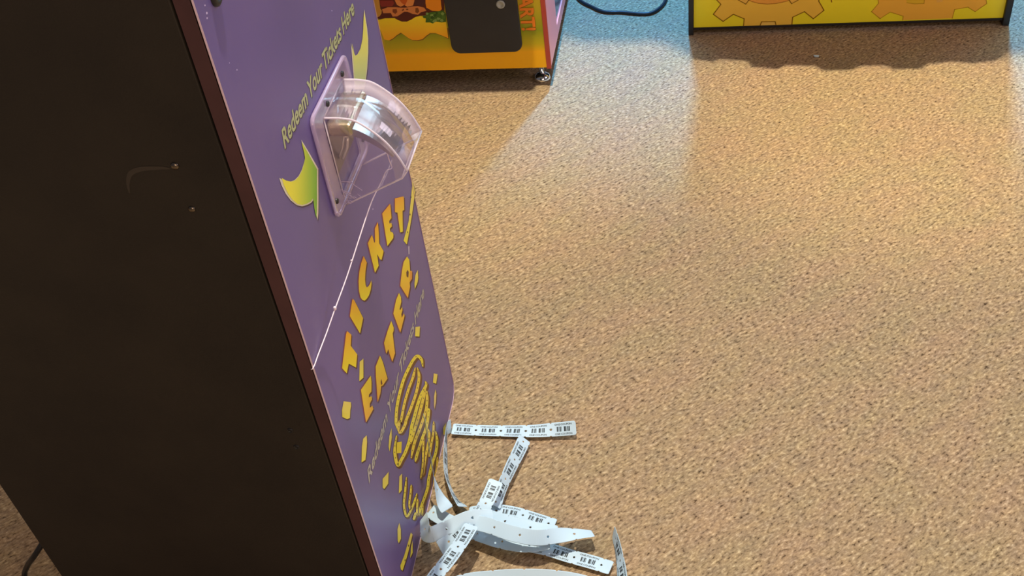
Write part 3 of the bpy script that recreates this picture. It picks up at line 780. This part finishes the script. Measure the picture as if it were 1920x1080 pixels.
# ------------------------------------------------------------------ tickets
TW, TP = 0.0285, 0.0516
def ribbon(ctrl, label, first=0.0, flip=False, width=TW, res=10, print_it=True):
    """ctrl: (centre point, direction across the strip)"""
    Pc = catmull([c[0] for c in ctrl], res); Bc = catmull([Vector(c[1]).normalized() for c in ctrl], res)
    acc = [0.0]
    for a, b in zip(Pc[:-1], Pc[1:]): acc.append(acc[-1] + (b - a).length)
    Ltot = acc[-1]
    if first == 'end': first = Ltot % TP
    def at(s):
        s = max(0.0, min(Ltot, s)); i = 0
        lo, hi = 0, len(acc) - 1
        while hi - lo > 1:
            m_ = (lo + hi) // 2
            if acc[m_] <= s: lo = m_
            else: hi = m_
        t = (s - acc[lo]) / max(1e-9, acc[hi] - acc[lo])
        p = Pc[lo].lerp(Pc[hi], t); tg = (Pc[hi] - Pc[lo]).normalized()
        b = Bc[lo].lerp(Bc[hi], t); b = (b - tg * b.dot(tg)).normalized()
        return p, b, tg.cross(b).normalized()
    sgn = 0.0
    for k in range(9):
        p, b, n = at(Ltot * (k + 0.5) / 9); sgn += n.dot((CAM - p).normalized())
    sgn = 1.0 if sgn >= 0 else -1.0
    if flip: sgn = -sgn
    ns = max(8, int(Ltot / 0.00129)); nw = 22
    bm = bmesh.new(); grid = []
    for i in range(ns + 1):
        s = Ltot * i / ns
        p, b, n = at(s)
        ph = ((s - first) / TP) % 1.0; d = min(ph, 1 - ph) * TP
        notch = max(0.0, 0.0022 - d) if d < 0.0022 else 0.0
        hw = width / 2 - notch
        e = min(s, Ltot - s)
        if e < 0.003: hw -= (0.003 - e) * 0.5
        grid.append([bm.verts.new(p + b * (hw * (2 * j / nw - 1))) for j in range(nw + 1)])
    hr = 0.0021
    for i in range(ns):
        s = Ltot * (i + 0.5) / ns
        ph = ((s - first) / TP) % 1.0; d = (ph if ph < 0.5 else ph - 1) * TP
        for j in range(nw):
            w = width * ((j + 0.5) / nw - 0.5)
            if (d * d + w * w) < hr * hr and 0.004 < s < Ltot - 0.004: continue
            f = bm.faces.new((grid[i][j], grid[i + 1][j], grid[i + 1][j + 1], grid[i][j + 1])); f.smooth = True
    loose = [v for v in bm.verts if not v.link_faces]
    bmesh.ops.delete(bm, geom=loose, context='VERTS')
    o = bm_obj('ticket_strip', bm, M['ticket'])
    md = o.modifiers.new('thickness', 'SOLIDIFY'); md.thickness = 0.00028; md.offset = 0
    tag(o, label, 'tickets', 'strips of paper tickets on the carpet')
    if not print_it: return o
    V = []; Fc = []
    tv, tf = text_shape('ONE COUPON', 0.02, 0.0, 2)
    def put(pl, faces):
        base = len(V)
        for s, w in pl:
            p, b, n = at(s); V.append(p + b * w + n * sgn * 0.0004)
        for f in faces: Fc.append(tuple(base + i for i in f))
    k = math.floor(-first / TP) - 1
    while first + k * TP < Ltot:
        s0 = first + k * TP; k += 1
        if s0 < -0.004 or s0 + TP > Ltot + 0.006: continue
        d = 1.0 if sgn > 0 else -1.0
        for w0 in (-0.40, 0.27):
            put([(s0 + TP * (0.16 + 0.68 * x), d * width * (w0 + 0.125 * y)) for x, y in tv], tf)
        for (a, b_) in ((0.24, 0.29), (0.31, 0.325), (0.35, 0.40), (0.415, 0.43), (0.52, 0.60), (0.615, 0.63), (0.66, 0.70), (0.715, 0.76)):
            q = []
            for m_ in range(2): q += [(s0 + TP * (a + (b_ - a) * m_), -0.17 * width), (s0 + TP * (a + (b_ - a) * m_), 0.17 * width)]
            put(q, [(0, 1, 3, 2)])
    if V:
        me = bpy.data.meshes.new('ticket_print'); me.from_pydata([tuple(v) for v in V], [], Fc)
        obj('ticket_print', me, M['ink'], o)
    return o

def fp(u, v, z): return on_floor(u, v, z)
def across(u0, v0, z0, u1, v1, z1): return (fp(u1, v1, z1) - fp(u0, v0, z0))
Yv = Vector((0, 1, 0))
# the long strip lying across the carpet with its free end to the right; runs to the machine and folds down towards the heap
ribbon([(fp(1080, 802, 0.022), across(1083, 817, 0.012, 1078, 788, 0.032)),
        (fp(1045, 805, 0.017), across(1047, 819, 0.010, 1042, 791, 0.025)),
        (fp(1000, 808, 0.012), Vector((0.02, 1, 0.2))), (fp(950, 808, 0.008), Vector((0.02, 1, 0.05))), (fp(900, 807, 0.008), Yv), (fp(848, 804, 0.010), Yv)][::-1],
       'white ticket strip lying flat across the carpet, one free end pointing right', first='end')
ribbon([(fp(846, 798, 0.012), Vector((0, 0.75, 0.65))), (Vector((-0.5045, 1.385, 0.022)), Vector((0.05, 0.4, 0.9))), (Vector((-0.498, 1.335, 0.024)), Vector((-0.1, 0.1, 1))), (Vector((-0.486, 1.275, 0.02)), Vector((-0.2, 0, 1))), (Vector((-0.462, 1.225, 0.022)), Vector((-0.3, -0.2, 1))), (Vector((-0.44, 1.20, 0.02)), Vector((-0.3, -0.6, 0.6)))],
       'ticket strip standing on edge along the bottom corner of the purple panel', first=0.02)
ribbon([(fp(984, 822, 0.02), across(974, 826, 0.02, 993, 828, 0.006)), (fp(973, 846, 0.024), across(963, 848, 0.032, 985, 850, 0.012)), (fp(960, 872, 0.028), across(951, 872, 0.036, 970, 876, 0.016)), (fp(948, 898, 0.03), across(941, 896, 0.038, 957, 902, 0.018)), (fp(938, 922, 0.028), across(931, 920, 0.036, 947, 926, 0.018)), (fp(926, 948, 0.022), across(916, 944, 0.026, 937, 954, 0.014))],
       'half twisted ticket strip leaning down from the flat strip towards the heap', first=0.01)
ribbon([(fp(930.5, 901, 0.05), across(941, 908, 0.046, 921, 896, 0.052)), (fp(920, 925, 0.046), across(932, 931, 0.044, 908, 922, 0.048)), (fp(908, 949, 0.042), across(921, 953, 0.042, 896, 950, 0.042)), (fp(893, 976, 0.034), across(908, 980, 0.034, 880, 976, 0.034)), (fp(878, 1000, 0.026), across(893, 1004, 0.026, 864, 998, 0.026))],
       'single ticket end sticking up from the middle of the heap', first=0.0)
ribbon([(fp(884, 984, 0.062), across(900, 993, 0.062, 868, 978, 0.062)), (fp(868, 1011, 0.064), across(884, 1019, 0.064, 854, 1002, 0.062)), (fp(850, 1037, 0.064), across(862, 1046, 0.064, 838, 1028, 0.064)), (fp(834, 1058, 0.062), across(846, 1067, 0.062, 822, 1049, 0.062)), (fp(817, 1079, 0.058), across(829, 1089, 0.058, 805, 1070, 0.058)), (fp(796, 1108, 0.05), across(808, 1118, 0.05, 784, 1099, 0.05))],
       'ticket strip with punched holes running off the bottom of the heap beside the purple panel', first=0.052)
ribbon([(fp(882, 982, 0.055), across(893, 994, 0.052, 874, 972, 0.056)), (fp(860, 1000, 0.05), across(870, 1013, 0.046, 850, 988, 0.054)), (fp(836, 1020, 0.044), across(845, 1032, 0.040, 826, 1010, 0.048)), (fp(824, 1028, 0.04), across(832, 1040, 0.036, 816, 1018, 0.044))],
       'short folded ticket fanned out under the strip with punched holes', first=-0.001)
# heap of twisted strips
ribbon([(fp(794, 968, 0.05), Vector((0.3, 0.7, 0.6))), (fp(801, 1002, 0.052), across(785, 1022, 0.03, 812, 985, 0.06)), (fp(835, 992, 0.055), across(842, 1014, 0.04, 830, 972, 0.06)), (fp(880, 972, 0.06), across(888, 992, 0.045, 876, 958, 0.066)), (fp(925, 968, 0.05), across(925, 984, 0.044, 925, 954, 0.05))],
       'crumpled white ticket strip against the purple panel at the left of the heap', first=0.03, print_it=False)
ribbon([(fp(872, 975, 0.05), across(866, 992, 0.04, 880, 962, 0.05)), (fp(915, 985, 0.056), across(907, 1007, 0.044, 922, 968, 0.06)), (fp(960, 1000, 0.06), across(955, 1022, 0.046, 965, 982, 0.062)), (fp(1005, 1008, 0.056), across(1000, 1030, 0.04, 1010, 990, 0.06)), (fp(1045, 1004, 0.044), Vector((0.1, 0.95, 0.2))), (fp(1078, 1001, 0.034), Vector((0.05, 1, -0.25))), (fp(1112, 1000, 0.026), Vector((0, 0.85, -0.55)))],
       'bright white twisted ticket strip in the middle of the heap, tapering to the right', first=0.01, print_it=False)
ribbon([(fp(806, 957, 0.016), across(796, 970, 0.012, 818, 947, 0.020)), (fp(834, 974, 0.02), across(826, 992, 0.016, 844, 960, 0.022)), (fp(868, 990, 0.022), across(862, 1008, 0.018, 876, 974, 0.024)), (fp(905, 1004, 0.022), across(900, 1022, 0.018, 912, 988, 0.024)), (fp(945, 1016, 0.022), across(942, 1032, 0.018, 950, 1002, 0.024)), (fp(990, 1022, 0.024), across(990, 1036, 0.02, 990, 1008, 0.026)), (fp(1030, 1016, 0.024), across(1036, 1028, 0.02, 1026, 1004, 0.026))],
       'white ticket strip sagging across the near side of the heap', first=0.01, print_it=False)
ribbon([(fp(905, 966, 0.034), across(903, 984, 0.03, 908, 950, 0.034)), (fp(950, 978, 0.046), across(946, 996, 0.044, 955, 964, 0.042)), (fp(1000, 990, 0.05), across(996, 1006, 0.046, 1004, 976, 0.046)), (fp(1045, 998, 0.04), across(1043, 1012, 0.036, 1048, 986, 0.036))],
       'white ticket strip behind the bright twisted one in the heap', first=0.0, print_it=False)
ribbon([(fp(880, 962, 0.012), Vector((0.1, 1, 0))), (fp(920, 957, 0.012), Vector((0.1, 1, 0.1))), (fp(965, 962, 0.010), Vector((0.15, 1, 0.0))), (fp(1005, 974, 0.008), Vector((0.3, 1, 0))), (fp(1040, 985, 0.006), Vector((0.3, 1, 0)))],
       'shaded ticket strip lying under the far side of the heap', first=0.0, print_it=True)
ribbon([(fp(975, 1020, 0.014), across(970, 1032, 0.014, 980, 1008, 0.014)), (fp(1020, 1028, 0.012), across(1016, 1040, 0.012, 1024, 1016, 0.012)), (fp(1070, 1043, 0.010), across(1066, 1056, 0.010, 1074, 1031, 0.010)), (fp(1110, 1054, 0.009), across(1106, 1066, 0.009, 1114, 1042, 0.009)), (fp(1146, 1065, 0.010), across(1142, 1077, 0.010, 1150, 1053, 0.010))],
       'shaded ticket strip with barcodes leaving the heap to the lower right', first=0.0)
ribbon([(fp(1150, 998, 0.01), Vector((0.25, 0.1, 1))), (fp(1157, 1022, 0.02), Vector((0.35, 0.1, 1))), (fp(1162, 1048, 0.022), Vector((0.45, 0.1, 0.9))), (fp(1166, 1078, 0.02), Vector((0.6, 0.1, 0.8))), (fp(1170, 1120, 0.02), Vector((0.6, 0.1, 0.8)))],
       'ticket strip on edge crossing the lower right end of the heap', first=0.02)
ribbon([(fp(800, 1120, 0.10), across(800, 1150, 0.08, 800, 1095, 0.12)), (fp(865, 1094, 0.125), across(860, 1118, 0.11, 870, 1073, 0.13)), (fp(925, 1086, 0.135), across(922, 1108, 0.12, 928, 1066, 0.142)), (fp(985, 1083, 0.138), across(985, 1105, 0.12, 985, 1062, 0.145)), (fp(1045, 1086, 0.132), across(1048, 1108, 0.115, 1042, 1065, 0.14)), (fp(1105, 1098, 0.12), across(1111, 1120, 0.11, 1100, 1077, 0.128)), (fp(1160, 1122, 0.10), across(1168, 1144, 0.08, 1152, 1100, 0.11))],
       'bright white ticket loop rising nearest the camera at the bottom of the heap', first=0.02, print_it=False)
# thin strip rising against the printed coil
AV = Vector((-0.37, 0.93, 0.0))
ribbon([(Vector((-0.497, 1.262, 0.205)), AV), (Vector((-0.494, 1.245, 0.165)), AV), (Vector((-0.491, 1.228, 0.12)), AV), (Vector((-0.488, 1.212, 0.08)), AV + Vector((0.1, 0, 0))), (Vector((-0.478, 1.195, 0.05)), AV + Vector((0.4, 0, 0))), (Vector((-0.464, 1.18, 0.035)), Vector((0.4, 0.9, 0.0)))],
       'short ticket strip curling up edge-on in front of the printed yellow coil', first=0.0, print_it=False)

# scrap of paper on the carpet
bm = bmesh.new(); prism(bm, [on_floor(u, v, 0.003) for u, v in ((1525, 103), (1536, 103.5), (1535, 106.5), (1527, 106))], 2, 0.002, 0.0035)
tag(bm_obj('paper_scrap', bm, M['ticket']), 'tiny white scrap of paper on the shaded carpet before the yellow machine', 'paper')

# ------------------------------------------------------------------ light
def area(name, loc, target, sx, sy, power, color):
    l = bpy.data.lights.new(name, 'AREA'); l.shape = 'RECTANGLE'; l.size = sx; l.size_y = sy; l.energy = power; l.color = color
    o = bpy.data.objects.new(name, l); COL.objects.link(o)
    o.location = loc
    o.rotation_euler = (Vector(target) - Vector(loc)).to_track_quat('-Z', 'Y').to_euler()
    return o
l = bpy.data.lights.new('key_and_glow_light', 'POINT'); l.energy = 830; l.color = (1.0, 0.905, 0.755); l.shadow_soft_size = 0.035
o = bpy.data.objects.new('key_and_glow_light', l); COL.objects.link(o); o.location = LAMP
area('front_fill', (1.2, -2.6, 2.5), (0.2, 2.6, 0.3), 2.4, 1.2, 62, (1.0, 0.72, 0.46))  # added fill from the camera side, no panel fixture
area('side_fill', (3.2, 1.3, 2.5), (-0.5, 1.3, 0.5), 1.8, 1.2, 36, (0.95, 0.84, 1.0))  # added lavender fill for the purple front, no fixture there
area('reflection_fill', (-0.1, 3.7, 2.46), (-0.1, 3.69, 0), 4.0, 1.0, 88, (0.46, 0.78, 1.0))  # added panel, gives the clear chute its blue-white reflection
def spot(name, loc, target, angle, blend, power, color, radius):
    l = bpy.data.lights.new(name, 'SPOT'); l.energy = power; l.color = color; l.spot_size = math.radians(angle); l.spot_blend = blend; l.shadow_soft_size = radius
    o = bpy.data.objects.new(name, l); COL.objects.link(o); o.location = loc
    o.rotation_euler = (Vector(target) - Vector(loc)).to_track_quat('-Z', 'Y').to_euler()
spot('key_and_glow_light', LAMP + Vector((0.02, 0.03, 0)), (0.55, 2.55, 0), 20, 1.0, 520, (1.0, 0.78, 0.30), 0.04)  # added yellow glow on the carpet, set beside the key lamp
spot('key_and_glow_light', LAMP + Vector((-0.02, 0.03, 0)), (-0.62, 2.35, 0), 16, 1.0, 300, (1.0, 0.78, 0.30), 0.04)  # second added yellow glow, aimed at the carpet on the left
spot('orange_fill', (-2.3, 0.9, 2.3), (-1.5, 1.15, 0), 40, 1.0, 30, (1.0, 0.45, 0.08), 0.06)  # added orange fill for the carpet behind the ticket machine
spot('blue_floor_spot', (-0.1, 3.75, 2.42), (-0.16, 3.2, 0), 48, 1.0, 620, (0.07, 0.40, 1.0), 0.05)  # blue pool on the carpet; this overhead spot is added
spot('blue_floor_spot', (1.0, 3.8, 2.42), (1.05, 3.2, 0), 48, 1.0, 620, (0.07, 0.40, 1.0), 0.05)  # added blue spot for the carpet right of the gear machine

w = bpy.data.worlds.new('world'); SC.world = w; w.use_nodes = True
bg = w.node_tree.nodes['Background']; bg.inputs['Color'].default_value = (0.8, 0.74, 0.8, 1); bg.inputs['Strength'].default_value = 0.12

SC.view_settings.view_transform = 'Standard'
SC.view_settings.look = 'None'
SC.view_settings.exposure = 0.0
SC.view_settings.gamma = 1.0
SC.view_settings.use_curve_mapping = False
